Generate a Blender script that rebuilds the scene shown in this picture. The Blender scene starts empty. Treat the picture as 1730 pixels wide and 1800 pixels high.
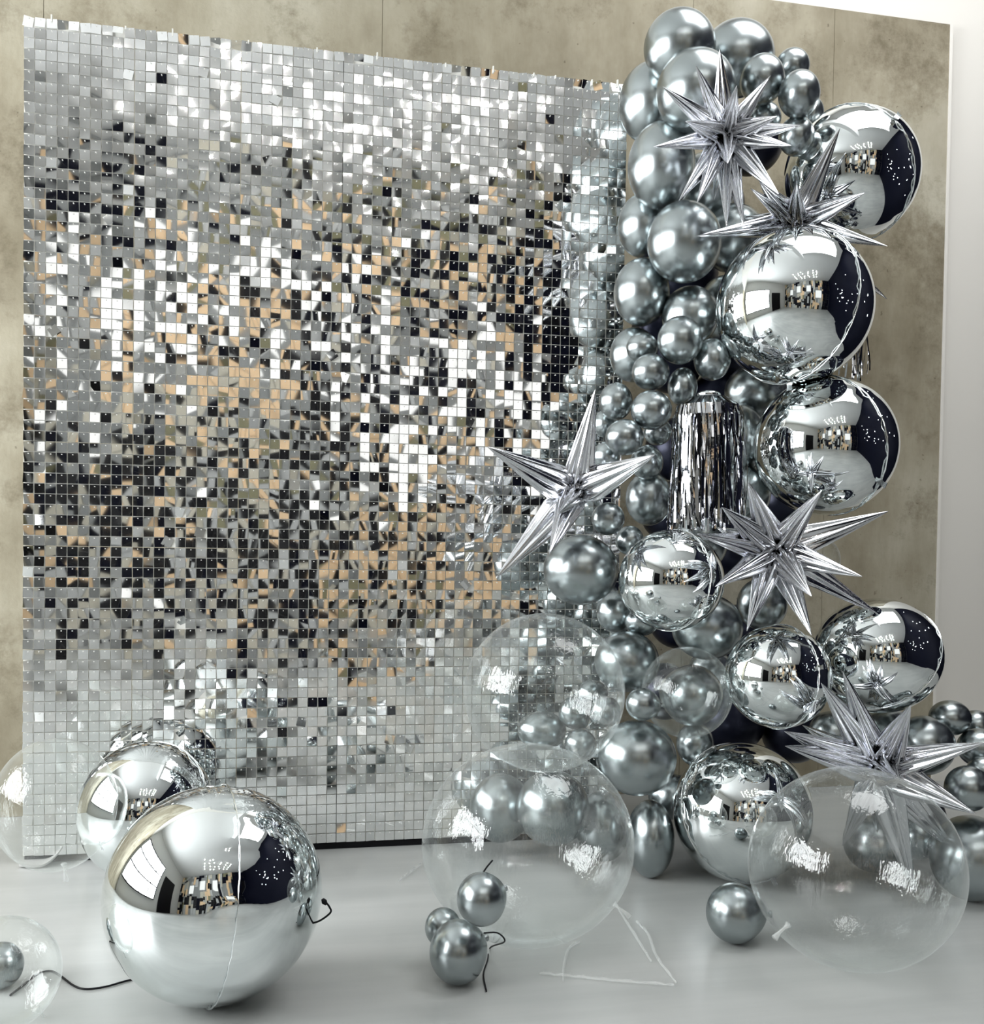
import bpy, bmesh, math, random
import numpy as np
from mathutils import Vector, Matrix

random.seed(7)
rng = np.random.default_rng(11)
SC = bpy.context.scene
COL = SC.collection

# ------------------------------------------------------------------ camera
FPX, PPY = 1808.8, 1019.6            # focal length and principal row in pixels of the 1730x1800 frame
YAW, PITCH, ROLL = 0.2103, -0.0268, 0.0140
CAM = Vector((0.7023, -3.1763, 0.9193))
FW = Vector((math.sin(YAW) * math.cos(PITCH), math.cos(YAW) * math.cos(PITCH), math.sin(PITCH)))
_r = Vector((math.cos(YAW), -math.sin(YAW), 0.0))
_u = _r.cross(FW)
RT = _r * math.cos(ROLL) + _u * math.sin(ROLL)
UP = -_r * math.sin(ROLL) + _u * math.cos(ROLL)
cd = bpy.data.cameras.new('camera')
cd.sensor_fit = 'VERTICAL'
cd.sensor_height = 36.0
cd.sensor_width = 36.0
cd.lens = 36.0 * FPX / 1800.0
cd.shift_y = (PPY - 900.0) / 1800.0
cd.clip_start = 0.05
cam = bpy.data.objects.new('camera', cd)
cam.matrix_world = Matrix(((RT.x, UP.x, -FW.x, CAM.x), (RT.y, UP.y, -FW.y, CAM.y), (RT.z, UP.z, -FW.z, CAM.z), (0, 0, 0, 1)))
COL.objects.link(cam)
SC.camera = cam

# ------------------------------------------------------------------ world, exposure, large lights
SC.view_settings.view_transform = 'Standard'
SC.view_settings.look = 'None'
SC.view_settings.gamma = 1.0
SC.view_settings.use_curve_mapping = False
SC.view_settings.exposure = 0.5
SC.cycles.use_denoising = True
SC.cycles.sample_clamp_indirect = 6.0
SC.cycles.transparent_max_bounces = 24
wd = bpy.data.worlds.new('world')
SC.world = wd
wd.use_nodes = True
wd.node_tree.nodes['Background'].inputs[0].default_value = (0.75, 0.85, 1.0, 1)
wd.node_tree.nodes['Background'].inputs[1].default_value = 0.3


def area_light(name, loc, rot, sx, sy, power, color):
    l = bpy.data.lights.new(name, 'AREA')
    l.shape = 'RECTANGLE'
    l.size, l.size_y, l.energy, l.color = sx, sy, power, color
    o = bpy.data.objects.new(name, l)
    o.location, o.rotation_euler = loc, rot
    COL.objects.link(o)
    return o


# daylight through the window wall at left, the windows behind the camera, and the light ceiling bay over the column
area_light('window_daylight', (-2.92, -1.4, 1.85), (0, math.radians(-90), 0), 2.3, 3.4, 275, (0.97, 0.99, 1.0))
WINS = [(-1.5, 2.5, 0.5, 0.9), (-0.3, 2.9, 0.6, 1.0), (1.2, 2.9, 0.6, 0.9), (2.6, 2.1, 0.85, 1.0)]   # centre x, centre z, width, height
for wx, wz, ww, wh in WINS:
    area_light('window_daylight', (wx, -6.42, wz), (math.radians(90), 0, 0), ww, wh, 0.65 * math.pi * ww * wh, (1.0, 0.99, 0.96))
area_light('light_bay', (2.85, -0.95, 4.12), (0, 0, 0), 2.0, 1.6, 44, (1.0, 1.0, 1.0))

# ------------------------------------------------------------------ helpers
def px(x, y, z):
    """point seen at pixel (x, y) at depth z along the view axis, as a world position"""
    return CAM + (FW + RT * ((x - 865.0) / FPX) + UP * ((PPY - y) / FPX)) * z


def floor_px(x, y, h=0.0):
    d = FW + RT * ((x - 865.0) / FPX) + UP * ((PPY - y) / FPX)
    return CAM + d * ((h - CAM.z) / d.z)


def tag(o, label=None, cat=None, group=None, kind=None):
    if label: o['label'] = label
    if cat: o['category'] = cat
    if group: o['group'] = group
    if kind: o['kind'] = kind
    return o


def mesh_obj(name, me, mat=None, parent=None):
    o = bpy.data.objects.new(name, me)
    COL.objects.link(o)
    if mat and not me.materials: me.materials.append(mat)
    if parent: o.parent = parent
    return o


def empty(name, loc=(0, 0, 0)):
    o = bpy.data.objects.new(name, None)
    o.empty_display_size = 0.05
    o.location = loc
    COL.objects.link(o)
    return o


def pydata(name, v, f, smooth=False):
    me = bpy.data.meshes.new(name)
    me.from_pydata([tuple(p) for p in v], [], f)
    me.update()
    if smooth: me.polygons.foreach_set('use_smooth', [True] * len(me.polygons))
    return me


BOXF = [(0, 3, 2, 1), (4, 5, 6, 7), (0, 1, 5, 4), (1, 2, 6, 5), (2, 3, 7, 6), (3, 0, 4, 7)]


def box_v(x0, x1, y0, y1, z0, z1):
    return [(x0, y0, z0), (x1, y0, z0), (x1, y1, z0), (x0, y1, z0), (x0, y0, z1), (x1, y0, z1), (x1, y1, z1), (x0, y1, z1)]


def box(name, x0, x1, y0, y1, z0, z1, mat, parent=None, bevel=0.0):
    me = pydata(name, box_v(x0, x1, y0, y1, z0, z1), BOXF)
    if bevel:
        bm = bmesh.new(); bm.from_mesh(me)
        bmesh.ops.bevel(bm, geom=bm.edges[:], offset=bevel, segments=2, affect='EDGES')
        bm.to_mesh(me); bm.free()
    return mesh_obj(name, me, mat, parent)


def tube(name, pts, rad, mat, parent=None, sides=8, rads=None):
    pts = [Vector(p) for p in pts]
    V, F = [], []
    n = len(pts)
    for i, p in enumerate(pts):
        t = (pts[min(i + 1, n - 1)] - pts[max(i - 1, 0)]).normalized()
        a = t.orthogonal().normalized() if i == 0 else (a - t * a.dot(t)).normalized()
        b = t.cross(a)
        r = rads[i] if rads else rad
        for k in range(sides):
            q = 2 * math.pi * k / sides
            V.append(p + a * (r * math.cos(q)) + b * (r * math.sin(q)))
    for i in range(n - 1):
        for k in range(sides):
            k2 = (k + 1) % sides
            F.append((i * sides + k, i * sides + k2, (i + 1) * sides + k2, (i + 1) * sides + k))
    F.append(tuple(range(sides - 1, -1, -1)))
    F.append(tuple((n - 1) * sides + k for k in range(sides)))
    return mesh_obj(name, pydata(name, V, F, True), mat, parent)


def smooth_path(pts, n=8):
    """Catmull-Rom through pts"""
    P = [Vector(p) for p in pts]
    P = [P[0] * 2 - P[1]] + P + [P[-1] * 2 - P[-2]]
    out = []
    for i in range(1, len(P) - 2):
        for k in range(n):
            t = k / n
            a, b, c, d = P[i - 1], P[i], P[i + 1], P[i + 2]
            out.append(0.5 * ((2 * b) + (c - a) * t + (2 * a - 5 * b + 4 * c - d) * t * t + (3 * b - a - 3 * c + d) * t ** 3))
    out.append(P[-2])
    return out


# ------------------------------------------------------------------ materials
def new_mat(name):
    m = bpy.data.materials.new(name)
    m.use_nodes = True
    nt = m.node_tree
    return m, nt, nt.nodes['Principled BSDF']


def plain(name, col, rough=0.5, metal=0.0, spec=0.5, emit=None, estr=0.0):
    m, nt, b = new_mat(name)
    b.inputs['Base Color'].default_value = (*col, 1)
    b.inputs['Roughness'].default_value = rough
    b.inputs['Metallic'].default_value = metal
    b.inputs['Specular IOR Level'].default_value = spec
    if emit:
        b.inputs['Emission Color'].default_value = (*emit, 1)
        b.inputs['Emission Strength'].default_value = estr
    return m


def noise(nt, scale, detail=4, rough=0.55, coords='Object', stretch=(1, 1, 1)):
    tc = nt.nodes.new('ShaderNodeTexCoord')
    mp = nt.nodes.new('ShaderNodeMapping')
    mp.inputs['Scale'].default_value = stretch
    n = nt.nodes.new('ShaderNodeTexNoise')
    n.inputs['Scale'].default_value = scale
    n.inputs['Detail'].default_value = detail
    n.inputs['Roughness'].default_value = rough
    nt.links.new(tc.outputs[coords], mp.inputs[0])
    nt.links.new(mp.outputs[0], n.inputs['Vector'])
    return n.outputs['Fac']


def ramp(nt, fac, stops):
    r = nt.nodes.new('ShaderNodeValToRGB')
    e = r.color_ramp.elements
    while len(e) < len(stops): e.new(0.5)
    for el, (p, c) in zip(e, stops):
        el.position = p
        el.color = (*c, 1)
    nt.links.new(fac, r.inputs[0])
    return r.outputs[0]


def mixc(nt, fac, a, b, mode='MIX'):
    m = nt.nodes.new('ShaderNodeMix')
    m.data_type = 'RGBA'
    m.blend_type = mode
    for sock, v in ((m.inputs[0], fac), (m.inputs[6], a), (m.inputs[7], b)):
        if hasattr(v, 'is_output'): nt.links.new(v, sock)
        else: sock.default_value = v if not isinstance(v, tuple) else (*v, 1)
    return m.outputs[2]


def bump(nt, b, h, strength, dist=0.01):
    n = nt.nodes.new('ShaderNodeBump')
    n.inputs['Strength'].default_value = strength
    n.inputs['Distance'].default_value = dist
    nt.links.new(h, n.inputs['Height'])
    nt.links.new(n.outputs[0], b.inputs['Normal'])


# raw concrete: warm olive grey with clouds, vertical water marks and dark stains
M_CONC, nt, b = new_mat('raw_concrete')
cloud = ramp(nt, noise(nt, 0.9, 7, 0.62, 'Object', (1, 1, 0.8)), [(0.34, (0.20, 0.17, 0.11)), (0.5, (0.40, 0.365, 0.275)), (0.64, (0.57, 0.545, 0.445))])
streak = ramp(nt, noise(nt, 4.2, 6, 0.7, 'Object', (1, 1, 0.22)), [(0.36, (0.66, 0.63, 0.56)), (0.58, (1, 1, 1))])
c1 = mixc(nt, 0.6, cloud, streak, 'MULTIPLY')
st = ramp(nt, noise(nt, 1.7, 12, 0.78), [(0.50, (1, 1, 1)), (0.63, (0.42, 0.38, 0.31))])
c2 = mixc(nt, 0.75, c1, st, 'MULTIPLY')
pit = ramp(nt, noise(nt, 45, 2, 0.5), [(0.22, (0.35, 0.32, 0.27)), (0.26, (1, 1, 1))])
c3 = mixc(nt, 0.6, c2, pit, 'MULTIPLY')
nt.links.new(c3, b.inputs['Base Color'])
b.inputs['Roughness'].default_value = 0.75
bump(nt, b, noise(nt, 14, 8, 0.65), 0.25, 0.01)

# polished pale floor with faint clouds and sweeping marks
M_FLOOR, nt, b = new_mat('polished_pale_floor')
fl = ramp(nt, noise(nt, 0.9, 5, 0.55), [(0.3, (0.36, 0.375, 0.37)), (0.7, (0.50, 0.51, 0.50))])
sw = ramp(nt, noise(nt, 3.0, 5, 0.6, 'Object', (0.25, 2.4, 1)), [(0.38, (0.86, 0.87, 0.87)), (0.6, (1, 1, 1))])
nt.links.new(mixc(nt, 0.8, fl, sw, 'MULTIPLY'), b.inputs['Base Color'])
b.inputs['Roughness'].default_value = 0.32
b.inputs['Specular IOR Level'].default_value = 0.45
bump(nt, b, noise(nt, 2.2, 3, 0.5), 0.04, 0.02)

M_WHITE = plain('white_plaster', (0.86, 0.84, 0.79), 0.8)
M_CEIL = plain('ceiling_paint', (0.76, 0.77, 0.77), 0.8)
M_LEFT = plain('pale_grey_paint', (0.62, 0.62, 0.60), 0.7)
M_NAVY = plain('dark_navy_panel', (0.0018, 0.0025, 0.009), 0.6, 0.0, 0.1)
M_BLACK = plain('black_paint', (0.003, 0.003, 0.005), 0.5, 0.0, 0.2)
M_TAN = plain('tan_timber', (0.80, 0.57, 0.35), 0.5)
M_CREAM = plain('cream_paint', (0.52, 0.49, 0.41), 0.6)
M_GREY = plain('mid_grey_paint', (0.24, 0.25, 0.25), 0.6)
M_OLIVE = plain('olive_paint', (0.20, 0.19, 0.11), 0.6)
M_LAMP = plain('lamp_lens', (1, 1, 1), 0.3, emit=(1, 0.98, 0.94), estr=150.0)
M_GLOW = plain('small_lamp_lens', (1, 1, 1), 0.3, emit=(0.95, 0.98, 1.0), estr=8.0)

# chrome latex: satin, bluish grey, almost metal
M_LATEX, nt, b = new_mat('chrome_latex')
b.inputs['Metallic'].default_value = 1.0
b.inputs['Base Color'].default_value = (0.37, 0.41, 0.42, 1)
b.inputs['Roughness'].default_value = 0.27
M_GAPSHADE = plain('gap_shade_latex', (0.010, 0.012, 0.026), 0.32, 0.6)  # shade of the column gaps put into the latex colour
M_KNOT = plain('chrome_latex_knot', (0.42, 0.46, 0.47), 0.3, 1.0)

# mirror foil
M_FOIL, nt, b = new_mat('mirror_foil')
b.inputs['Metallic'].default_value = 1.0
b.inputs['Base Color'].default_value = (0.80, 0.84, 0.845, 1)
b.inputs['Roughness'].default_value = 0.025
bump(nt, b, noise(nt, 3.0, 2, 0.4), 0.03, 0.02)
M_SEAM = plain('foil_seam', (0.80, 0.83, 0.84), 0.12, 1.0)
M_STAR, nt, b = new_mat('crinkled_foil')
b.inputs['Metallic'].default_value = 1.0
b.inputs['Base Color'].default_value = (0.68, 0.69, 0.72, 1)
b.inputs['Roughness'].default_value = 0.05
bump(nt, b, noise(nt, 40, 3, 0.6), 0.05, 0.004)

# sequin mirror
M_TILE, nt, b = new_mat('mirror_sequin')
b.inputs['Metallic'].default_value = 1.0
b.inputs['Base Color'].default_value = (0.90, 0.91, 0.91, 1)
b.inputs['Roughness'].default_value = 0.04
M_BOARD = plain('white_plastic', (0.80, 0.80, 0.76), 0.35)
M_TRIM = plain('grey_plastic', (0.42, 0.42, 0.41), 0.35)

# clear bubble film: transparent with a Fresnel gloss and a few wrinkles
M_BUB = bpy.data.materials.new('clear_bubble_film')
M_BUB.use_nodes = True
nt = M_BUB.node_tree
nt.nodes.remove(nt.nodes['Principled BSDF'])
tr = nt.nodes.new('ShaderNodeBsdfTransparent'); tr.inputs[0].default_value = (0.975, 0.985, 0.98, 1)
gl = nt.nodes.new('ShaderNodeBsdfGlossy'); gl.inputs[0].default_value = (0.95, 0.97, 0.97, 1); gl.inputs['Roughness'].default_value = 0.015
fr = nt.nodes.new('ShaderNodeLayerWeight')
bp = nt.nodes.new('ShaderNodeBump'); bp.inputs['Strength'].default_value = 0.2; bp.inputs['Distance'].default_value = 0.02
nt.links.new(noise(nt, 5.0, 4, 0.6, 'Object', (1, 1, 0.3)), bp.inputs['Height'])
nt.links.new(bp.outputs[0], gl.inputs['Normal'])
pw = nt.nodes.new('ShaderNodeMath'); pw.operation = 'POWER'; pw.inputs[1].default_value = 3.4
nt.links.new(fr.outputs['Facing'], pw.inputs[0])
ma = nt.nodes.new('ShaderNodeMath'); ma.operation = 'MULTIPLY_ADD'; ma.inputs[1].default_value = 0.80; ma.inputs[2].default_value = 0.075
nt.links.new(pw.outputs[0], ma.inputs[0])
mx = nt.nodes.new('ShaderNodeMixShader')
nt.links.new(ma.outputs[0], mx.inputs[0]); nt.links.new(tr.outputs[0], mx.inputs[1])
df = nt.nodes.new('ShaderNodeBsdfTranslucent'); df.inputs[0].default_value = (0.92, 0.95, 0.94, 1)
dd = nt.nodes.new('ShaderNodeBsdfDiffuse'); dd.inputs[0].default_value = (0.92, 0.95, 0.94, 1)
ad = nt.nodes.new('ShaderNodeMixShader'); nt.links.new(dd.outputs[0], ad.inputs[1]); nt.links.new(df.outputs[0], ad.inputs[2])
mg = nt.nodes.new('ShaderNodeMixShader'); mg.inputs[0].default_value = 0.22
nt.links.new(gl.outputs[0], mg.inputs[1]); nt.links.new(ad.outputs[0], mg.inputs[2]); nt.links.new(mg.outputs[0], mx.inputs[2])
nt.links.new(mx.outputs[0], nt.nodes['Material Output'].inputs[0])
M_CLEAR = bpy.data.materials.new('clear_plastic_tail')
M_CLEAR.use_nodes = True
nt = M_CLEAR.node_tree
b = nt.nodes['Principled BSDF']
b.inputs['Base Color'].default_value = (0.9, 0.93, 0.92, 1); b.inputs['Roughness'].default_value = 0.15; b.inputs['Alpha'].default_value = 0.3

# ------------------------------------------------------------------ the room
X0, X1, Y0, Y1, H = -3.0, 4.3, -6.5, 0.58, 4.2
o = box('floor', X0, X1, Y0, Y1, -0.1, 0.0, M_FLOOR); tag(o, kind='structure')
ceil = box('ceiling', X0, X1, Y0, Y1, H, H + 0.1, M_CEIL); tag(ceil, kind='structure')
o = box('wall_rear', X0, X1, Y1, Y1 + 0.1, 0.0, H, M_WHITE); tag(o, 'smooth white wall above and right of the concrete', kind='structure')
wl = box('wall_left', X0 - 0.1, X0, Y0, Y1, 0.0, H, M_LEFT); tag(wl, kind='structure')
wr = box('wall_right', X1, X1 + 0.1, Y0, Y1, 0.0, H, M_NAVY); tag(wr, kind='structure')
wf = box('wall_front', X0, X1, Y0 - 0.1, Y0, 0.0, H, M_GREY); tag(wf, kind='structure')
# raw concrete facing slabs, proud of the plaster
wb = empty('wall_back', (0, Y1, 0)); tag(wb, 'raw olive grey concrete wall behind the sequin wall', kind='structure')
edges = [-2.98, -1.4, -0.06, 1.07, 2.25, 2.84, 3.35]
for a, c in zip(edges[:-1], edges[1:]):
    q = box('concrete_slab', a + 0.0004, c - 0.0004, -0.03, 0.0, 0.0, 3.068, M_CONC, wb, 0.0012)
o = box('trim_1', 3.35, 3.362, Y1 - 0.033, Y1, 0.0, 3.068, M_WHITE); tag(o, 'thin pale edging strip at the right end of the concrete', kind='structure')

# the side of the room behind the camera: panelled front with glazing, joinery and columns
M_LGREY = plain('light_grey_paint', (0.45, 0.46, 0.46), 0.6)
cols = [M_BLACK, M_TAN, M_CREAM, M_GREY, M_OLIVE, M_NAVY, M_LGREY]
x = -2.95
k = 0
while x < 4.1:
    w = random.choice((0.14, 0.18, 0.24, 0.32))
    z = 0.0
    while z < 3.95:
        hgt = random.choice((0.25, 0.4, 0.6, 0.95))
        hgt = min(hgt, 4.15 - z)
        m = random.choices(cols, (0.25, 0.19, 0.15, 0.11, 0.07, 0.07, 0.16))[0]
        if x > 3.15: m = random.choice((M_BLACK, M_NAVY))
        inwin = any(x + w > wx - ww / 2 and x < wx + ww / 2 and z + hgt > wz - wh / 2 and z < wz + wh / 2 for wx, wz, ww, wh in WINS)
        if not inwin:
            box('cladding_panel', x, x + w - 0.015, 0.0, random.choice((0.03, 0.06)), z, z + hgt - 0.01, m, wf).location = (0, Y0, 0)
        z += hgt
    x += w
    k += 1
o = box('bay_light_blocker', 1.70, 1.86, -1.9, Y1 - 0.04, 3.45, H, M_CEIL); tag(o, 'added ceiling beam blocking the light bay', kind='structure')  # added unseen beam, keeps the bay light off the upper left wall
# dark doorway and posts in the left wall
for (ya, yb, za, zb) in ((-5.2, -3.6, 0.0, 2.6),):
    o = box('door_1', X0, X0 + 0.06, ya, yb, za, zb, M_BLACK); tag(o, 'black door in the left wall', kind='structure')
wn = empty('window_1', (X0, -1.4, 0.7)); tag(wn, 'tall left window with dark bars', kind='structure')
for k in range(6):
    yy = -1.7 + 3.4 * k / 5
    box('upright_bar', 0.02, 0.13, yy - 0.03, yy + 0.03, 0.0, 2.3, M_BLACK, wn)
for k in range(4):
    zz = 2.3 * k / 3
    box('cross_bar', 0.03, 0.12, -1.7, 1.7, zz - 0.03, zz + 0.03, M_BLACK, wn)
# downlights in the ceiling and pinpoint lamps along the dark right wall
ring = [(math.cos(2 * math.pi * i / 12), math.sin(2 * math.pi * i / 12)) for i in range(12)]
dl = pydata('downlight', [(0.02 * a, 0.02 * c, 0.0) for a, c in ring] + [(0.02 * a, 0.02 * c, 0.02) for a, c in ring], [tuple(range(11, -1, -1))] + [(i, (i + 1) % 12, 12 + (i + 1) % 12, 12 + i) for i in range(12)])
dl.materials.append(M_LAMP)
for i in range(6):
    for j in range(4):
        q = mesh_obj('downlight', dl, None, ceil); q.location = (0.0 + 0.5 * i + random.uniform(-.12, .12), -5.4 + 0.45 * j + random.uniform(-.12, .12), H - 0.02)
ds = pydata('wall_lamp', [(0.0, 0.022 * a, 0.022 * c) for a, c in ring] + [(0.02, 0.022 * a, 0.022 * c) for a, c in ring], [tuple(range(11, -1, -1))] + [(i, (i + 1) % 12, 12 + (i + 1) % 12, 12 + i) for i in range(12)])
ds.materials.append(M_GLOW)
for i in range(26):
    q = mesh_obj('wall_lamp', ds, None, wr); q.location = (X1 - 0.02, random.uniform(-4.2, 0.1), random.uniform(1.2, 3.3))

# ------------------------------------------------------------------ sequin wall: 6 x 8 boards of 10 x 10 hanging mirror squares
PITCH_T, SIDE, BASE = 0.03, 0.0278, 0.02
NX, NZ = 60, 80
sw = empty('sequin_wall', (0.9, 0.0, 0.0))
tag(sw, 'tall backdrop wall of square silver mirror sequins on white boards', 'backdrop')
OFF = Vector((0.9, 0.0, 0.0))
bv, bf = list(box_v(0.0008, 0.2992, 0.0, 0.003, 0.0008, 0.2992)), list(BOXF)
for i in range(10):
    for j in range(10):
        cx, cz = (i + .5) * PITCH_T, (j + 1) * PITCH_T - 0.0055
        n0 = len(bv)
        bv += box_v(cx - .0013, cx + .0013, -.0095, .0, cz - .0013, cz + .0013)
        bf += [tuple(a + n0 for a in f) for f in BOXF]
board = pydata('backing_board', bv, bf)
board.materials.append(M_BOARD)
for i in range(6):
    for j in range(8):
        q = mesh_obj('backing_board', board, None, sw); q.location = Vector((i * .3, 0, BASE + j * .3)) - OFF
box('base_rail', -0.9 + 0.005, 0.9, 0.0, 0.045, 0.0, BASE - 0.001, M_BLACK, sw)
for sx in (-0.86, 0.0, 0.86):
    box('rear_post', sx - 0.015, sx + 0.015, 0.006, 0.036, BASE, BASE + 2.38, M_BLACK, sw)
# white joining pins standing along the top edge
for u in (0.075, 0.275, 0.405, 0.62, 0.82, 1.0, 1.21, 1.36, 1.49, 1.56, 1.68, 1.765):
    box('joining_pin', u - 0.9 - 0.002, u - 0.9 + 0.002, -0.011, -0.004, BASE + 2.395 - random.uniform(.0, .012), BASE + 2.395 + random.uniform(.006, .016), M_BOARD, sw)
# pale base foot that curls out at the left lower corner
fv, ff = [], []
NF = 10
for i in range(NF + 1):
    t = i / NF
    for (yy, hz) in ((-0.045, 0.0), (0.02, 0.0)):
        xx = -0.9 + 0.0 + 0.105 * t
        zz = 0.004 + (0.028 * max(0, (t - .55) / .45) ** 2)
        fv += [(xx, yy - 0.02 * math.sin(t * 3.1), zz), (xx, yy - 0.02 * math.sin(t * 3.1), zz + 0.006)]
for i in range(NF):
    a, c = i * 4, i * 4 + 4
    ff += [(a, a + 2, c + 2, c), (a + 1, c + 1, c + 3, a + 3), (a, c, c + 1, a + 1), (a + 2, a + 3, c + 3, c + 2)]
ff += [(0, 1, 3, 2), (NF * 4, NF * 4 + 2, NF * 4 + 3, NF * 4 + 1)]
foot = mesh_obj('base_foot', pydata('base_foot', fv, ff), M_TRIM, sw)
foot['label'] = 'pale curled base foot'


def tile_geo(bx, bz, twist):
    """a mirror square hung from its upper edge centre at the origin, slightly dished: front 3x3 grid plus rim and back"""
    h = SIDE / 2
    v, f = [], []
    for j in range(3):
        for i in range(3):
            x, z = (i - 1) * h, -0.0045 + (j - 1) * h - h + 0.0045 * 0
            d = bx * ((i - 1) ** 2) + bz * ((j - 1) ** 2) + twist * (i - 1) * (j - 1)
            v.append((x, d, z + 0.0045))
    for j in range(2):
        for i in range(2):
            a = j * 3 + i
            f.append((a, a + 1, a + 4, a + 3))
    c = [v[0], v[2], v[8], v[6]]
    n0 = len(v)
    v += c + [(p[0], p[1] + 0.0006, p[2]) for p in c]
    for i in range(4):
        i2 = (i + 1) % 4
        f.append((n0 + i, n0 + 4 + i, n0 + 4 + i2, n0 + i2))
    f.append((n0 + 4, n0 + 7, n0 + 6, n0 + 5))
    return v, f


def smooth_noise(nx, nz, cx, cz):
    g = rng.normal(size=(cx + 2, cz + 2))
    xs, zs = np.linspace(0, cx, nx), np.linspace(0, cz, nz)
    xi, zi = xs.astype(int), zs.astype(int)
    fx, fz = (xs - xi)[:, None], (zs - zi)[None]
    return (g[np.ix_(xi, zi)] * (1 - fx) * (1 - fz) + g[np.ix_(xi + 1, zi)] * fx * (1 - fz) + g[np.ix_(xi, zi + 1)] * (1 - fx) * fz + g[np.ix_(xi + 1, zi + 1)] * fx * fz)


tilt_x = 0.9 * smooth_noise(NX, NZ, 20, 16) + np.repeat(np.repeat(rng.normal(0, .5, (6, 8)), 10, 0), 10, 1)
tilt_z = 1.3 * smooth_noise(NX, NZ, 24, 12) + np.repeat(rng.normal(0, 1.7, (NX, 1)), NZ, 1)
tilt_x += rng.normal(0, 1.0, (NX, NZ))
tilt_z += rng.normal(0, 1.4, (NX, NZ))
wild = rng.random((NX, NZ))
tilt_x += np.where(wild < .10, rng.normal(0, 5, (NX, NZ)), 0)
tilt_z += np.where(wild < .10, rng.normal(0, 6, (NX, NZ)), 0)
roll_y = rng.normal(0, .9, (NX, NZ)) + np.where(wild < .012, rng.normal(0, 22, (NX, NZ)), 0)
roll_y[0, :] += rng.normal(0, 3, NZ)
tilt_x[:, -1] += rng.normal(0, 9, NX)
roll_y[:, -1] += rng.normal(0, 4, NX)
tilt_x += 0.35                                             # they hang with the lower edge slightly out
variants = []
for i in range(6):
    v, f = tile_geo(*(rng.normal(0, 1, 3) * (0.00010, 0.00012, 0.00010)))
    me = pydata('sequin', v, f)
    me.polygons.foreach_set('use_smooth', [True] * 4 + [False] * 5)
    me.materials.append(M_TILE)
    variants.append(me)
# the 300 squares that show largest (nearest columns) are single parts, the rest one part of kind stuff
allv, allf, alls = [], [], []
n_single = 0
for i in range(NX):
    for j in range(NZ - 1, -1, -1):
        piv = Vector(((i + .5) * PITCH_T, -0.0052 - random.uniform(0, .0012), BASE + (j + 1) * PITCH_T - 0.0008)) - OFF
        R = Matrix.Rotation(math.radians(tilt_z[i, j]), 4, 'Z') @ Matrix.Rotation(math.radians(tilt_x[i, j]), 4, 'X') @ Matrix.Rotation(math.radians(roll_y[i, j]), 4, 'Y')
        if n_single < 300:
            q = mesh_obj('sequin', variants[(i * 7 + j * 3) % 6], None, sw)
            q.matrix_local = Matrix.Translation(piv) @ R
            n_single += 1
        else:
            g = rng.normal(0, 1, 3)
            v, f = tile_geo(g[0] * .00010, g[1] * .00012, g[2] * .00010)
            n0 = len(allv)
            arr = np.array(v) @ np.array(R.to_3x3()).T + np.array(piv)
            allv.extend(arr.tolist())
            allf += [tuple(a + n0 for a in q) for q in f]
            alls += [True] * 4 + [False] * 5
me = pydata('sequin_field', allv, allf)
me.polygons.foreach_set('use_smooth', alls)
q = mesh_obj('sequin_field', me, M_TILE, sw)
tag(q, 'field of small square mirror sequins', kind='stuff')

# ------------------------------------------------------------------ balloons
def latex_meshes(name, d):
    """unit chrome balloon whose tied neck points along d (x right, y away, z up), and its knot"""
    d = Vector(d).normalized()
    rot = Vector((0, 0, -1)).rotation_difference(d).to_matrix()
    NS, NR = 40, 26
    prof = []
    for k in range(NR + 1):
        th = math.pi * k / NR
        r, z = math.sin(th), math.cos(th)
        if z < -0.2:                                        # draw the lower part out into the neck
            s = (-z - 0.2) / 0.8
            r *= 1 - 0.10 * s
            z -= 0.13 * s ** 3
        prof.append((r, z))
    V, F = [], []
    for r, z in prof:
        for k in range(NS):
            a = 2 * math.pi * k / NS
            V.append(rot @ Vector((r * math.cos(a), r * math.sin(a), z)))
    for i in range(NR):
        for k in range(NS):
            k2 = (k + 1) % NS
            F.append((i * NS + k, (i + 1) * NS + k, (i + 1) * NS + k2, i * NS + k2))
    body = pydata(name, V, F, True)
    bm = bmesh.new(); bm.from_mesh(body); bmesh.ops.remove_doubles(bm, verts=bm.verts, dist=1e-4); bmesh.ops.recalc_face_normals(bm, faces=bm.faces); bm.to_mesh(body); bm.free()
    body.polygons.foreach_set('use_smooth', [True] * len(body.polygons))
    body.materials.append(M_LATEX)
    V, F = [], []
    pk = [(0.10, -1.09), (0.055, -1.14), (0.045, -1.18), (0.085, -1.20), (0.085, -1.24), (0.045, -1.255), (0.10, -1.32), (0.13, -1.36), (0.10, -1.355), (0.03, -1.28)]
    for r, z in pk:
        for k in range(12):
            a = 2 * math.pi * k / 12
            V.append(rot @ Vector((r * math.cos(a), r * math.sin(a), z)))
    for i in range(len(pk) - 1):
        for k in range(12):
            k2 = (k + 1) % 12
            F.append((i * 12 + k, (i + 1) * 12 + k, (i + 1) * 12 + k2, i * 12 + k2))
    knot = pydata('knot', V, F, True)
    knot.materials.append(M_KNOT)
    return body, knot


DIRS = {'back': (0.1, 1, -0.15), 'down': (0.1, 0.75, -0.8), 'right': (0.95, 0.25, -0.1), 'in': (0.8, 0.8, 0.1), 'left': (-0.8, 0.7, 0.1), 'dr': (0.62, -0.1, -0.78), 'dl': (-0.75, 0.0, -0.66), 'ur': (0.5, 0.85, 0.3), 'fdl': (-0.5, -0.45, -0.74)}
LATEX = {k: latex_meshes('chrome_balloon', d) for k, d in DIRS.items()}
RZ = Matrix.Rotation(-YAW, 4, 'Z')


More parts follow.
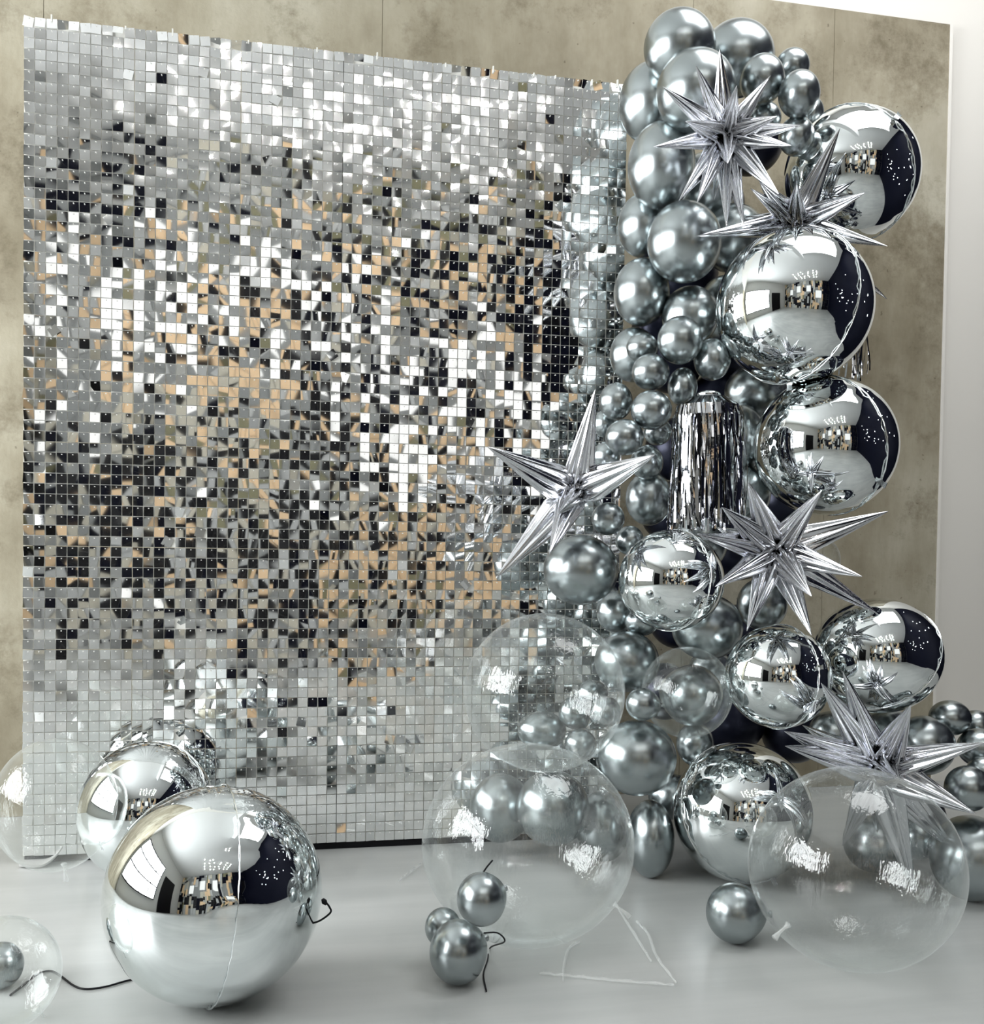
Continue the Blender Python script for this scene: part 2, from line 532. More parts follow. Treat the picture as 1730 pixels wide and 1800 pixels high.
def latex(c, rx, ry, label, knot, group):
    body, kn = LATEX[knot]
    o = mesh_obj('chrome_balloon', body)
    o.matrix_world = Matrix.Translation(c) @ RZ @ Matrix.Diagonal((rx, (rx + ry) / 2, ry, 1))
    tag(o, label, 'balloon', group)
    mesh_obj('knot', kn, None, o)
    return o


def sphere_grid(ns, nr):
    V = [(math.sin(math.pi * i / nr) * math.cos(2 * math.pi * k / ns), math.sin(math.pi * i / nr) * math.sin(2 * math.pi * k / ns), math.cos(math.pi * i / nr)) for i in range(1, nr) for k in range(ns)]
    F = [(i * ns + k, (i + 1) * ns + k, (i + 1) * ns + (k + 1) % ns, i * ns + (k + 1) % ns) for i in range(nr - 2) for k in range(ns)]
    V += [(0, 0, 1), (0, 0, -1)]
    t, b_ = len(V) - 2, len(V) - 1
    F += [(t, k, (k + 1) % ns) for k in range(ns)]
    F += [(b_, (nr - 2) * ns + (k + 1) % ns, (nr - 2) * ns + k) for k in range(ns)]
    return V, F


SG = sphere_grid(96, 48)


def orb(c, rx, ry, label, pole, tail=None):
    """mirror foil orb: a sphere of two halves welded along a seam round the pole axis, puckered beside the seam"""
    pole = Vector(pole).normalized()
    rot = Vector((0, 0, 1)).rotation_difference(pole).to_matrix()
    sc = Matrix.Diagonal((rx, (rx + ry) / 2, ry))
    V = []
    ph = [rng.uniform(0, 6.28) for _ in range(3)]
    for p in SG[0]:
        a = math.atan2(p[1], p[0])
        e = math.exp(-(p[2] / 0.16) ** 2)
        w = 1 + e * (0.007 * math.sin(23 * a + ph[0]) + 0.005 * math.sin(37 * a + ph[1]) + 0.004 * math.sin(11 * a + ph[2]) - 0.006)
        V.append(sc @ (rot @ (Vector(p) * w)))
    o = mesh_obj('foil_orb', pydata('foil_orb', V, SG[1], True), M_FOIL)
    bmf = bmesh.new(); bmf.from_mesh(o.data); bmesh.ops.recalc_face_normals(bmf, faces=bmf.faces); bmf.to_mesh(o.data); bmf.free()
    o.matrix_world = Matrix.Translation(c) @ RZ
    tag(o, label, 'balloon', 'mirror foil orbs')
    # seam flange
    V, F = [], []
    N = 96
    for k in range(N):
        a = 2 * math.pi * k / N
        for (r, z) in ((0.995, 0.004), (1.018, 0.0015), (1.018, -0.0015), (0.995, -0.004)):
            r2 = r + (0.003 * math.sin(40 * a) if r > 1 else 0)
            V.append(sc @ (rot @ Vector((r2 * math.cos(a), r2 * math.sin(a), z + 0.003 * math.sin(29 * a)))))
    for k in range(N):
        k2 = (k + 1) % N
        for m in range(4):
            m2 = (m + 1) % 4
            F.append((k * 4 + m, k2 * 4 + m, k2 * 4 + m2, k * 4 + m2))
    mesh_obj('seam', pydata('seam', V, F, True), M_SEAM, o)
    # flat filling tab on the seam
    ta = tail if tail is not None else rng.uniform(0, 6.28)
    V = []
    for (r, w) in ((1.0, 0.05), (1.06, 0.035), (1.11, 0.045)):
        for s in (-1, 1):
            for z in (-0.003, 0.003):
                V.append(sc @ (rot @ Vector((r * math.cos(ta) - s * w * math.sin(ta), r * math.sin(ta) + s * w * math.cos(ta), z))))
    F = []
    for i in range(2):
        a = i * 4
        F += [(a, a + 4, a + 6, a + 2), (a + 1, a + 3, a + 7, a + 5), (a, a + 1, a + 5, a + 4), (a + 2, a + 6, a + 7, a + 3)]
    F += [(0, 2, 3, 1), (8, 9, 11, 10)]
    mesh_obj('filling_tab', pydata('filling_tab', V, F), M_SEAM, o)
    return o


bub_me = pydata('clear_bubble', SG[0], SG[1], True)
bub_me.materials.append(M_BUB)


def bubble(c, rx, ry, label, neck):
    o = mesh_obj('clear_bubble', bub_me)
    o.matrix_world = Matrix.Translation(c) @ RZ @ Matrix.Rotation(rng.uniform(0, 6.28), 4, 'Z') @ Matrix.Diagonal((rx, rx, ry, 1))
    tag(o, label, 'balloon', 'clear bubble balloons')
    d = Vector(neck).normalized()
    p0 = Vector(c) + Vector((d.x * rx, d.y * rx, d.z * ry)) * 0.99
    t = tube('neck', [p0, p0 + d * .012, p0 + d * .03, p0 + d * .045 + Vector((0, 0, -.003))], .004, M_CLEAR, None, 10, [.008, .003, .004, .008])
    t.parent = o
    t.matrix_parent_inverse = o.matrix_world.inverted()
    return o


# key, kind, centre column and row, half width, half height (pixels of the photograph), depth, description
TABLE = [
    ('top_a', 'L', 1195, 84, 63, 64, 3.011, 'bright chrome balloon at the very top left of the balloon column'),
    ('top_b', 'L', 1296, 104, 65, 65, 3.16, 'large chrome balloon at the top, right of the topmost balloon'),
    ('top_c', 'L', 1393, 117, 30, 31, 3.12, 'small pale-topped chrome balloon highest of the small ones at upper right'),
    ('top_d', 'L', 1340, 140, 39, 43, 3.0, 'medium chrome balloon directly behind the upper right spikes of the top starburst'),
    ('top_e', 'L', 1405, 166, 36, 41, 2.94, 'small dark chrome balloon farthest right above the top mirror orb'),
    ('top_f', 'L', 1146, 182, 58, 70, 3.177, 'chrome balloon touching the top right corner of the sequin wall'),
    ('top_g', 'L', 1224, 162, 70, 72, 2.917, 'large grey chrome balloon behind the upper left spikes of the top starburst'),
    ('top_h', 'L', 1345, 208, 28, 28, 3.08, 'small dark chrome balloon peeking between the right spikes of the top starburst'),
    ('top_i', 'L', 1400, 240, 31, 34, 2.989, "small dark chrome balloon at the tip of the top starburst's right spikes"),
    ('top_j', 'L', 1424, 200, 24, 30, 3.16, 'sliver of a pale balloon behind the small dark ones at upper right'),
    ('col_a', 'L', 1163, 292, 59, 75, 3.016, 'large chrome balloon left of the top starburst beside the sequin wall'),
    ('col_b', 'L', 1132, 397, 46, 56, 3.144, 'chrome balloon against the sequin wall left of the second large column balloon'),
    ('col_c', 'L', 1203, 426, 65, 71, 2.97, "large round chrome balloon under the top starburst's lower left spikes"),
    ('col_d', 'L', 1128, 514, 49, 59, 3.1, 'chrome balloon beside the sequin wall, third down its right edge'),
    ('col_e', 'L', 1214, 555, 50, 52, 3.06, 'chrome balloon tucked left of the second mirror orb'),
    ('col_f', 'L', 1114, 624, 42, 48, 3.14, 'pale chrome balloon behind the cluster of small balloons by the sequin wall'),
    ('sm_a', 'L', 1196, 598, 40, 42, 2.893, 'largest small chrome balloon at the top of the mid column cluster'),
    ('sm_b', 'L', 1252, 632, 32, 37, 2.927, 'small chrome balloon at the right end of the cluster under the second orb'),
    ('sm_c', 'L', 1129, 611, 28, 26, 3.0, 'small chrome balloon half hidden at the upper left of the cluster'),
    ('sm_d', 'L', 1144, 654, 33, 32, 2.92, 'small chrome balloon in the middle of the mid column cluster'),
    ('sm_e', 'L', 1200, 680, 26, 34, 2.95, 'small oval chrome balloon just above the fringe, right of its cluster mates'),
    ('sm_f', 'L', 1083, 706, 30, 33, 2.95, 'small chrome balloon farthest left in the cluster beside the tall star spike'),
    ('sm_g', 'L', 1145, 721, 36, 35, 2.87, 'small shiny chrome balloon directly left of the fringe top'),
    ('sm_h', 'L', 1098, 769, 34, 32, 2.86, 'small chrome balloon lowest at the front of the mid column cluster'),
    ('sm_i', 'L', 1066, 802, 24, 26, 2.96, 'small chrome balloon behind the upper right spike of the five-pointed star'),
    ('sm_j', 'L', 1156, 758, 25, 25, 2.97, 'small chrome balloon peeking out beneath the one left of the fringe'),
    ('sm_k', 'L', 1137, 813, 29, 31, 2.938, "small dark chrome balloon at the tip of the five-pointed star's right spike"),
    ('sm_l', 'L', 1063, 745, 20, 24, 3.02, 'tiny sliver of chrome balloon behind the left of the mid column cluster'),
    ('mid_a', 'L', 1141, 876, 41, 48, 2.992, 'chrome balloon between the five-pointed star and the fringe'),
    ('mid_b', 'L', 1069, 912, 29, 29, 2.86, "small chrome balloon just below the five-pointed star's centre"),
    ('mid_c', 'L', 1107, 950, 25, 26, 2.92, 'small chrome balloon at the upper left rim of the middle orb'),
    ('mid_d', 'L', 1021, 1002, 66, 62, 2.9, 'large matte chrome balloon under the five-pointed star, left of the middle orb'),
    ('gap_a', 'L', 1300, 772, 46, 62, 3.107, 'dark chrome balloon hidden behind the right side of the fringe'),
    ('gap_b', 'L', 1310, 868, 44, 50, 3.08, 'shadowed chrome balloon low behind the fringe'),
    ('gap_c', 'L', 1330, 690, 56, 50, 3.2, 'deeply shadowed chrome balloon in the gap below the second orb'),
    ('gap_d', 'L', 1275, 545, 50, 60, 3.18, 'shadowed chrome balloon behind the left rim of the second orb'),
    ('gap_e', 'L', 1290, 420, 56, 60, 3.195, 'shadowed chrome balloon behind the second starburst'),
    ('gap_f', 'L', 1240, 330, 56, 60, 3.225, 'shadowed chrome balloon behind the lower spikes of the top starburst'),
    ('gap_g', 'L', 1230, 950, 50, 55, 3.22, 'shadowed chrome balloon behind the foot of the fringe'),
    ('low_a', 'L', 1085, 1076, 36, 38, 3.037, 'small pale chrome balloon under the left side of the middle orb'),
    ('low_b', 'L', 1128, 1092, 30, 26, 2.964, 'small chrome balloon directly beneath the middle orb'),
    ('low_c', 'L', 1243, 1102, 62, 58, 2.92, 'large chrome balloon below right of the middle orb'),
    ('low_d', 'L', 1102, 1163, 57, 54, 2.939, 'chrome balloon behind the right rim of the upper clear bubble'),
    ('low_e', 'L', 1340, 1062, 44, 46, 3.02, 'dark chrome balloon behind the lower left spikes of the right starburst'),
    ('low_f', 'L', 1120, 1332, 69, 66, 2.8, 'large bright chrome balloon at the centre of the base, between the clear bubbles'),
    ('low_g', 'L', 1222, 1308, 33, 38, 3.016, 'small chrome balloon below the small clear bubble'),
    ('low_h', 'L', 1216, 1222, 54, 54, 2.98, 'chrome balloon seen inside the outline of the small clear bubble'),
    ('low_i', 'L', 1250, 1180, 40, 40, 3.2, 'dark chrome balloon behind the small clear bubble'),
    ('base_a', 'L', 1130, 1238, 30, 29, 2.7, 'small chrome balloon between the upper and the small clear bubble'),
    ('base_b', 'L', 1010, 1253, 28, 29, 3.019, 'small pear-shaped chrome balloon, left of the four tied in the upper clear bubble'),
    ('base_c', 'L', 1064, 1251, 27, 28, 2.97, 'small chrome balloon, right of the four tied in the upper clear bubble'),
    ('base_d', 'L', 1042, 1219, 27, 24, 3.051, 'small chrome balloon, uppermost of the four tied in the upper clear bubble'),
    ('base_e', 'L', 1021, 1308, 28, 27, 2.97, 'small chrome balloon, lowest of the four tied in the upper clear bubble'),
    ('base_f', 'L', 953, 1284, 43, 34, 3.06, 'pale chrome balloon low in the upper clear bubble against the sequin wall'),
    ('base_g', 'L', 880, 1420, 54, 60, 3.13, 'chrome balloon seen at the left through the large clear bubble'),
    ('base_h', 'L', 972, 1420, 64, 66, 3.005, 'larger chrome balloon seen in the middle through the large clear bubble'),
    ('base_i', 'L', 1143, 1474, 42, 68, 2.934, 'tall chrome balloon between the large clear bubble and the big floor orb'),
    ('base_j', 'L', 1060, 1452, 48, 62, 3.08, 'dark chrome balloon behind the right rim of the large clear bubble'),
    ('base_k', 'L', 1180, 1400, 40, 40, 3.1, 'shadowed chrome balloon between the bright base balloon and the big floor orb'),
    ('rt_a', 'L', 1670, 1262, 36, 31, 2.9, 'small dark chrome balloon uppermost at the far right'),
    ('rt_b', 'L', 1624, 1310, 53, 52, 2.84, 'chrome balloon below the dark right orb, behind the upper spikes of the lowest starburst'),
    ('rt_c', 'L', 1722, 1314, 38, 34, 2.874, 'dark chrome balloon cut by the right picture edge above the longest spike'),
    ('rt_d', 'L', 1716, 1276, 28, 28, 3.0, 'dark balloon behind the uppermost one at the far right'),
    ('rt_e', 'L', 1702, 1386, 40, 40, 2.74, 'bright chrome balloon under the longest right spike of the lowest starburst'),
    ('rt_f', 'L', 1727, 1355, 26, 26, 2.806, 'small bright chrome balloon at the right picture edge under the longest spike'),
    ('rt_g', 'L', 1708, 1508, 70, 74, 2.777, 'large chrome balloon on the floor at the right picture edge'),
    ('rt_h', 'L', 1462, 1290, 40, 40, 2.95, 'bright chrome balloon between the two lower orbs and the lowest starburst'),
    ('rt_i', 'L', 1534, 1480, 50, 52, 2.971, 'grey chrome balloon seen through the right clear bubble below the lowest starburst'),
    ('rt_j', 'L', 1612, 1470, 38, 40, 2.886, 'dark chrome balloon seen through the right rim of the right clear bubble'),
    ('rt_k', 'L', 1560, 1290, 46, 46, 3.0, 'shadowed chrome balloon under the dark right orb'),
    ('fl_a', 'L', 1293, 1605, 51, 52, 2.447, 'single small chrome balloon on the open floor left of the right clear bubble'),
    ('fl_b', 'L', 847, 1580, 44, 47, 2.07, 'upper chrome balloon of the three lying in front of the large clear bubble'),
    ('fl_c', 'L', 806, 1673, 51, 56, 2.193, 'front chrome balloon of the three lying before the large clear bubble'),
    ('fl_d', 'L', 779, 1630, 32, 34, 2.281, 'pale chrome balloon at the back of the three before the large clear bubble'),
    ('fl_e', 'L', 2, 1697, 38, 40, 2.138, 'small chrome balloon cut by the left picture edge on the floor'),
    ('orb_a', 'O', 1497, 307, 115, 115, 3.091, 'large mirror foil orb at upper right, topmost of the mirror orbs'),
    ('orb_b', 'O', 1396, 540, 135, 135, 2.86, 'largest mirror foil orb of the column, below the second starburst'),
    ('orb_c', 'O', 1451, 784, 123, 122, 2.933, 'mirror foil orb third from the top, right of the fringe'),
    ('orb_d', 'O', 1368, 1189, 92, 91, 2.74, 'mirror foil orb below the right starburst'),
    ('orb_e', 'O', 1543, 1152, 110, 101, 2.88, 'dark-sided mirror foil orb at right above the lowest starburst'),
    ('orb_f', 'O', 1180, 1020, 92, 89, 2.76, 'middle mirror foil orb below the fringe'),
    ('orb_g', 'O', 1305, 1427, 121, 121, 2.915, 'big mirror foil orb standing on the floor at the foot of the column'),
    ('orb_h', 'O', 377, 1570, 187, 187, 2.098, 'largest mirror foil orb, at front left on the floor'),
    ('orb_i', 'O', 258, 1425, 116, 121, 2.851, 'bright mirror foil orb on the floor behind the largest one'),
    ('bub_a', 'C', 928, 1482, 186, 174, 2.432, 'large clear bubble balloon on the floor, left of the column'),
    ('bub_b', 'C', 957, 1217, 141, 139, 2.76, 'clear bubble balloon in front of the sequin wall, above the large one'),
    ('bub_c', 'C', 1208, 1217, 79, 80, 2.8, 'small clear bubble balloon in the middle of the column base'),
    ('bub_d', 'C', 1503, 1524, 183, 174, 2.317, 'clear bubble balloon on the floor at right, before the lowest starburst'),
    ('bub_e', 'C', 97, 1414, 104, 116, 2.62, 'faint clear bubble balloon at the left end of the sequin wall'),
    ('bub_f', 'C', 4, 1712, 98, 98, 1.955, 'faint clear bubble balloon cut by the left picture edge'),
    ('bub_g', 'C', 1432, 985, 44, 46, 2.92, 'small clear bubble behind the right starburst'),
    ('dark_0', 'D', 1200, 482, 62, 62, 3.42, 'added shade-coloured balloon in the gap between the third and fourth column balloons'),
    ('dark_1', 'D', 1275, 610, 58, 58, 3.44, 'added shade-coloured balloon behind the small balloon right of the mid cluster'),
    ('dark_3', 'D', 1182, 640, 52, 52, 3.42, 'added shade-coloured balloon behind the middle of the small balloon cluster'),
    ('dark_4', 'D', 1262, 705, 52, 52, 3.45, 'added shade-coloured balloon behind the top of the fringe'),
    ('dark_5', 'D', 1190, 790, 56, 56, 3.42, 'added shade-coloured balloon behind the left edge of the fringe'),
    ('dark_6', 'D', 1180, 900, 54, 54, 3.43, 'added shade-coloured balloon between the fringe and the balloon left of it'),
    ('dark_7', 'D', 1300, 960, 60, 60, 3.46, 'added shade-coloured balloon behind the left spikes of the right starburst'),
    ('dark_8', 'D', 1195, 1085, 56, 56, 3.44, 'added shade-coloured balloon under the middle orb'),
    ('dark_9', 'D', 1300, 1120, 58, 58, 3.46, 'added shade-coloured balloon left of the orb below the right starburst'),
    ('dark_10', 'D', 1285, 1265, 60, 60, 3.43, 'added shade-coloured balloon in the hollow right of the small clear bubble'),
    ('dark_11', 'D', 1395, 1285, 56, 56, 3.44, 'added shade-coloured balloon in the hollow below the lower middle orb'),
    ('dark_12', 'D', 1225, 1408, 52, 52, 3.42, 'added shade-coloured balloon above the big floor orb'),
    ('dark_13', 'D', 1252, 360, 56, 56, 3.46, 'added shade-coloured balloon behind the lowest spikes of the top starburst'),
    ('dark_14', 'D', 1318, 250, 58, 58, 3.48, 'added shade-coloured balloon behind the centre of the top starburst'),
    ('dark_16', 'D', 1168, 1215, 50, 50, 3.42, 'added shade-coloured balloon behind the left of the small clear bubble'),
    ('dark_18', 'D', 1150, 580, 40, 40, 3.42, 'added shade-coloured balloon behind the balloon third down the sequin wall edge'),
    ('dark_19', 'D', 1600, 1438, 60, 60, 3.20, 'added shade-coloured balloon behind the centre of the lowest starburst'),
    ('dark_20', 'D', 1380, 880, 52, 52, 3.40, 'added shade-coloured balloon behind the upper spikes of the right starburst'),
]
KNOT = {'base_b': 'dr', 'fl_a': 'right', 'fl_b': 'in', 'fl_c': 'in', 'low_h': 'left', 'base_c': 'dl', 'sm_a': 'in', 'sm_f': 'in', 'top_a': 'down', 'top_c': 'dl', 'base_e': 'ur', 'base_a': 'right'}
POLE = {'orb_a': (-0.75, -0.6, -0.45), 'orb_b': (-0.82, -0.55, 0.12), 'orb_c': (-0.8, -0.55, -0.2), 'orb_d': (-0.85, -0.5, 0.1), 'orb_e': (-0.62, -0.62, 0.5), 'orb_f': (-0.8, -0.58, 0.1), 'orb_g': (0.35, -0.85, 0.4), 'orb_h': (-0.90, -0.42, 0.12), 'orb_i': (-0.25, -0.9, 0.35)}
NECK = {'bub_a': (0.75, -0.3, -0.55), 'bub_b': (0.5, 0.3, -0.8), 'bub_c': (-0.9, -0.2, -0.2), 'bub_d': (-0.85, -0.3, -0.42), 'bub_e': (0.1, 0.2, -0.96), 'bub_f': (0.5, 0.3, -0.8), 'bub_g': (-0.5, 0.5, -0.6)}
BALL = {}
for key, kind, x, y, rx, ry, z, label in TABLE:
    c = px(x, y, z)
    s = z / FPX
    if kind == 'L':
        grp = {'t': 'chrome balloons at the top of the column', 'f': 'loose chrome balloons on the floor', 'r': 'chrome balloons at the right end'}.get(key[0], 'chrome balloons of the column')
        BALL[key] = latex(c, rx * s, ry * s, label, KNOT.get(key, 'back'), grp)
    elif kind == 'D':  # added filler balloons, coloured dark to stand for shade between the others
        BALL[key] = latex(c, rx * s, ry * s, label, 'back', 'added shade-coloured balloons inside the column')
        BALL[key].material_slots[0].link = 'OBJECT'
        BALL[key].material_slots[0].material = M_GAPSHADE
    elif kind == 'O':
        BALL[key] = orb(c, rx * s, ry * s, label, POLE[key])
    else:
        BALL[key] = bubble(c, rx * s, ry * s, label, NECK[key])

# ------------------------------------------------------------------ starburst balloons
def spike_mesh(seed):
    r_ = random.Random(seed)
    NS, NR = 64, 14
    nf = r_.choice((7, 8, 9))
    ph, ph2 = r_.uniform(0, 6.28), r_.uniform(0, 6.28)
    V, F = [], []
    for i in range(NR + 1):
        t = i / NR
        if t < 0.2: rad = 0.42 + 0.58 * math.sin(t / 0.2 * math.pi / 2)
        else: rad = (1 - (t - 0.2) / 0.8) ** 0.92 * 0.985 + 0.015
        fold = 0.30 * (1 - t) + 0.14
        for k in range(NS):
            a = 2 * math.pi * k / NS
            m = 1 - fold * (0.5 + 0.5 * math.cos(nf * a + ph + 0.5 * math.sin(3 * t + ph2))) ** 1.2 + 0.05 * math.sin(13 * a + ph2 + 4 * t) * (1 - t)
            V.append((rad * m * math.cos(a), rad * m * math.sin(a) * 0.86, t))
    for i in range(NR):
        for k in range(NS):
            k2 = (k + 1) % NS
            F.append((i * NS + k, i * NS + k2, (i + 1) * NS + k2, (i + 1) * NS + k))
    F += [tuple(range(NS - 1, -1, -1)), tuple(NR * NS + k for k in range(NS))]
    me = pydata('spike', V, F, True)
    me.materials.append(M_STAR)
    return me


SPIKES = [spike_mesh(i) for i in range(6)]


def starburst(cx, cy, z, L, w, tips, label, back=3):
    c = px(cx, cy, z)
    s = empty('starburst_balloon', c)
    tag(s, label, 'balloon', 'spiky foil starbursts')
    # crumpled centre
    r_ = random.Random(int(cx))
    V, F = sphere_grid(20, 12)
    V = [Vector(v) * (w * 0.75) * (1 + r_.uniform(-.2, .2)) for v in V]
    mesh_obj('centre', pydata('centre', V, F), M_STAR, s)
    ends = []
    for t in tips:
        tx, ty = t[0], t[1]
        sg = t[2] if len(t) > 2 else -1
        d = math.hypot((tx - cx), (ty - cy)) * z / FPX
        dz = sg * math.sqrt(max(L * L - d * d, 0.0)) if d < L else 0.0
        dz *= 0.8
        ends.append((px(tx, ty, z + dz) - c, t[3] if len(t) > 3 else 1.0))
    for k in range(back):
        a = 2.1 * k + 0.5
        ends.append(((RT * math.cos(a) * .6 + UP * math.sin(a) * .6 + FW * 0.75).normalized() * L * 0.7, 0.9))
    for k, (e, ws) in enumerate(ends):
        ln = e.length
        q = mesh_obj('spike', SPIKES[(k + int(cx)) % 6], None, s)
        R = Vector((0, 0, 1)).rotation_difference(e.normalized()).to_matrix().to_4x4()
        q.matrix_local = Matrix.Translation(e.normalized() * w * 0.25) @ R @ Matrix.Rotation(k * 1.3, 4, 'Z') @ Matrix.Diagonal((w * ws, w * ws, ln - w * 0.25, 1))
    return s


A = lambda L_: [(1040 + t[0] / 2.507, t[1] / 2.507) + tuple(t[2:]) for t in L_]
A2 = lambda L_: [(1040 + t[0] / 2.507, 400 + t[1] / 2.507) + tuple(t[2:]) for t in L_]
A3 = lambda L_: [(800 + t[0] / 2.883, 640 + t[1] / 2.883) + tuple(t[2:]) for t in L_]
A4 = lambda L_: [(1040 + t[0] / 2.507, 820 + t[1] / 2.507) + tuple(t[2:]) for t in L_]
A6 = lambda L_: [(1140 + t[0] / 2.932, 1180 + t[1] / 2.932) + tuple(t[2:]) for t in L_]
starburst(1276, 240, 2.78, 0.27, 0.034, A([(565, 215), (460, 288), (315, 383), (790, 333), (920, 553), (880, 642), (825, 855), (672, 1000), (595, 1008), (465, 893), (385, 885), (272, 648), (415, 535), (640, 378), (818, 512), (600, 720)]), 'silver starburst balloon with many thin spikes at the top of the column')
starburst(1398, 392, 2.95, 0.34, 0.037, A([(1095, 565), (905, 805, -1), (1205, 850), (1305, 1085), (465, 1040), (470, 1045, 1, .8), (700, 830, -1, .8), (740, 800, -1)]) + A2([(1302, 315)]) + [(1440, 560, 1)], 'silver starburst balloon half hidden behind the largest column orb', 2)
starburst(1012, 866, 2.80, 0.33, 0.050, A3([(165, 420), (712, 125), (1012, 460), (208, 1085), (478, 962, -1, .8), (520, 760, -1, .7)]), 'silver five-pointed starburst balloon in front of the sequin wall', 2)
starburst(1362, 968, 2.66, 0.31, 0.042, A4([(690, 70), (1015, 105), (1307, 198), (1192, 485), (1262, 648), (970, 572), (970, 745), (685, 725), (465, 298), (545, 530), (575, 180)]), 'silver starburst balloon at right, between the third orb and the lower orbs', 2)
starburst(1545, 1350, 2.62, 0.36, 0.048, A6([(890, 60), (1002, 0), (1352, 175), (1735, 368), (1690, 735), (1588, 935, 1), (1375, 1155, 1), (702, 310), (706, 385), (1000, 900, 1), (1180, 830, 1), (1290, 560, -1)]), 'largest silver starburst balloon, low at right above a clear bubble', 3)

# ------------------------------------------------------------------ foil fringe
def fringe(cx, cy_top, z, rx, hgt, n, arc, label, wid=0.005, dome=0.05):
    top = px(cx, cy_top, z)
    e = empty('foil_fringe', top)
    tag(e, label, 'fringe', 'silver foil fringes')
    V, F = [], []
    r_ = random.Random(int(cx))
    for k in range(n):
        a = arc[0] + (arc[1] - arc[0]) * (k + r_.uniform(-.4, .4)) / n
        rr = rx * r_.uniform(0.86, 1.04)
        ln = hgt * r_.uniform(0.9, 1.0)
        dirv = RT * math.cos(a) + FW * math.sin(a)
        dirv.z = 0
        dirv.normalize()
        tan = Vector((-dirv.y, dirv.x, 0))
        w = wid * r_.uniform(.7, 1.5)
        drift, ph, am = r_.uniform(-.012, .012), r_.uniform(0, 6), r_.uniform(.001, .006)
        tw = r_.uniform(-0.7, 0.7)
        n0 = len(V)
        NP = 14
        for i in range(NP):
            t = i / (NP - 1)
            if t < 0.2:
                q = t / 0.2
                p = dirv * (rr * math.sin(q * math.pi / 2)) + Vector((0, 0, -dome * (1 - math.cos(q * math.pi / 2))))
            else:
                q = (t - 0.2) / 0.8
                p = dirv * (rr + am * math.sin(7 * q + ph) + 0.01 * q) + Vector((0, 0, -dome - (ln - dome) * q)) + tan * (drift * q + am * math.sin(5 * q + ph))
            side = (tan * math.cos(tw * t) + dirv * math.sin(tw * t)) * (w / 2)
            V += [p - side, p + side]
        for i in range(NP - 1):
            a0 = n0 + i * 2
            F.append((a0, a0 + 1, a0 + 3, a0 + 2))
    q = mesh_obj('fringe_strips', pydata('fringe_strips', V, F, False), M_STAR, e)
    q['kind'] = 'stuff'
    # gathered header the strips hang from
    hv, hf = sphere_grid(16, 8)
    hv = [(v[0] * rx * .34, v[1] * rx * .34, v[2] * .012) for v in hv]
    mesh_obj('fringe_header', pydata('fringe_header', hv, hf, True), M_SEAM, e)
    return e


fringe(1246, 694, 2.80, 0.095, 0.375, 120, (-math.pi * 1.15, math.pi * 0.15), 'hanging silver foil fringe in the middle of the balloon column', 0.006)
fringe(1492, 500, 3.08, 0.05, 0.285, 26, (-math.pi * 1.1, math.pi * 0.4), 'short silver foil fringe hanging behind the right of the largest column orb', 0.005, 0.02)

# ------------------------------------------------------------------ cords, ribbons and clear tails on the floor
def lift(pts, h): return [Vector((p.x, p.y, h)) for p in pts]


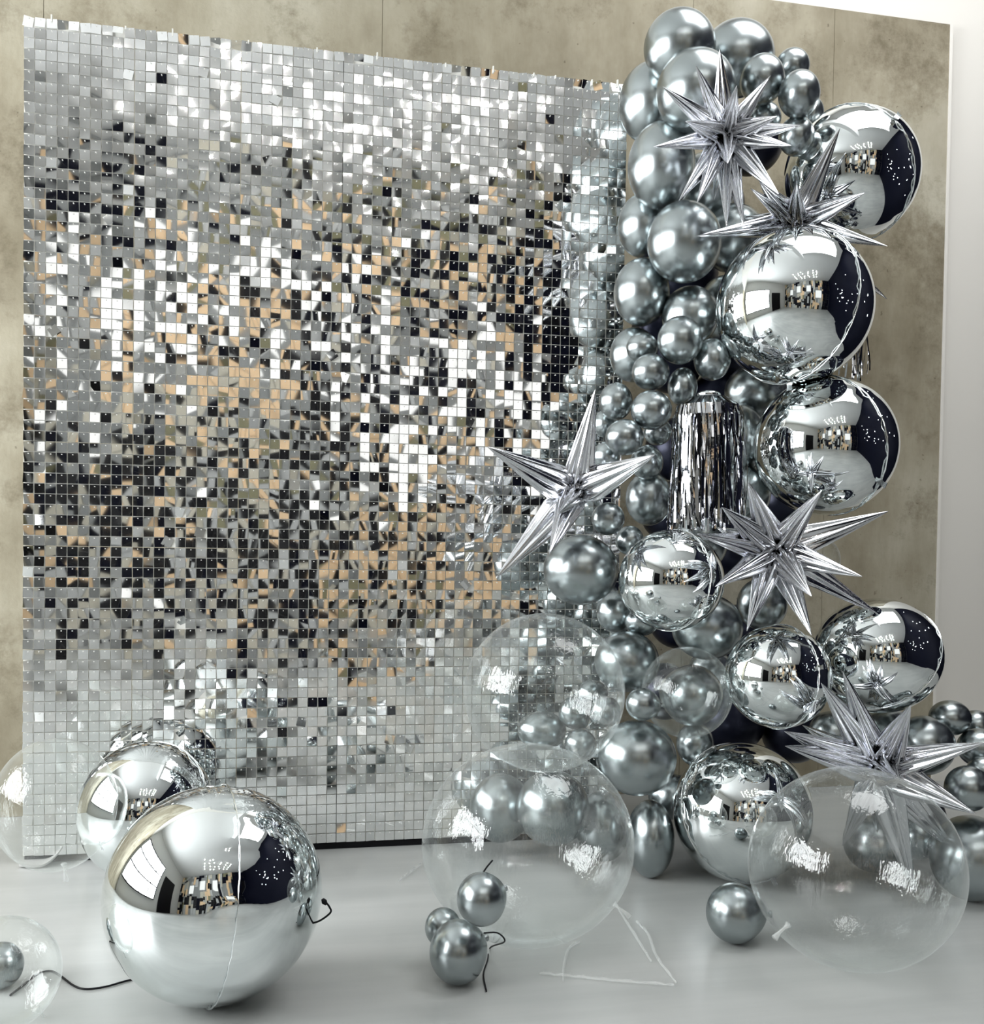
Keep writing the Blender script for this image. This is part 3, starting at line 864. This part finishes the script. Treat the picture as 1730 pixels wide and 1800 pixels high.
o = tube('extension_cord', smooth_path(lift([floor_px(*p) for p in ((18, 1752), (40, 1735), (62, 1717), (86, 1709), (104, 1716), (128, 1734), (150, 1741), (185, 1737), (225, 1726), (266, 1718))], .003)), .0022, M_BLACK)
tag(o, 'thin black cord winding over the floor by the largest orb', 'cord')
zz = 2.06
o = tube('black_ribbon_end', smooth_path([px(545, 1624, zz), px(563, 1618, zz), px(581, 1604, zz - .01), px(579, 1594, zz - .01), px(572, 1585, zz - .01)]), .002, M_BLACK, None, 8, None)
tag(o, 'short black cord end sticking out right of the largest orb', 'cord')
tube('cord_tip', [px(574, 1590, zz - .01), px(570, 1585, zz - .01), px(567, 1580, zz - .01)], .005, M_BLACK, o, 8, [.003, .006, .003])
o = tube('black_ribbon', smooth_path([px(850, 1640, 2.2), px(875, 1640, 2.2), px(887, 1655, 2.19)] + lift([floor_px(862, 1668), floor_px(857, 1690), floor_px(850, 1715), floor_px(855, 1745)], .003)), .0018, M_BLACK)
tag(o, 'thin black ribbon trailing from the three loose balloons', 'ribbon')
o = tube('black_ribbon', smooth_path([px(848, 1536, 2.09), px(856, 1524, 2.1), px(866, 1512, 2.1)], 6), .0018, M_BLACK)
tag(o, 'short black ribbon end above the upper loose balloon', 'ribbon')


def tail(pts, w, label):
    P = smooth_path(lift([floor_px(*p) for p in pts], .003), 6)
    V, F = [], []
    for i, p in enumerate(P):
        t = (P[min(i + 1, len(P) - 1)] - P[max(i - 1, 0)]).normalized()
        n = Vector((-t.y, t.x, 0)) * (w * (0.35 + 0.65 * math.sin(math.pi * (i + 1) / (len(P) + 1))))
        k = 0.006 * abs(math.sin(i * 1.1))
        V += [p - n, p + Vector((0, 0, k + .002)), p + n]
    for i in range(len(P) - 1):
        a = i * 3
        F += [(a, a + 1, a + 4, a + 3), (a + 1, a + 2, a + 5, a + 4)]
    o = mesh_obj('clear_strip', pydata('clear_strip', V, F, True), M_CLEAR)
    return tag(o, label, 'plastic strip', 'clear plastic strips on the floor')


tail([(1082, 1592), (1100, 1620), (1125, 1660), (1146, 1695)], .004, 'clear plastic strip running from the large clear bubble towards the front')
tail([(1118, 1622), (1140, 1645), (1155, 1685), (1190, 1732)], .004, 'longest clear plastic strip, reaching towards the front edge right of the large bubble')
tail([(1020, 1658), (1000, 1670), (992, 1700), (990, 1730)], .004, 'clear plastic strip under the front of the large clear bubble')
tail([(948, 1714), (1010, 1720), (1090, 1728), (1185, 1735)], .002, 'thin clear strand lying along the front edge of the floor')
tail([(742, 1520), (722, 1535), (700, 1552)], .003, 'short clear strand left of the large clear bubble')
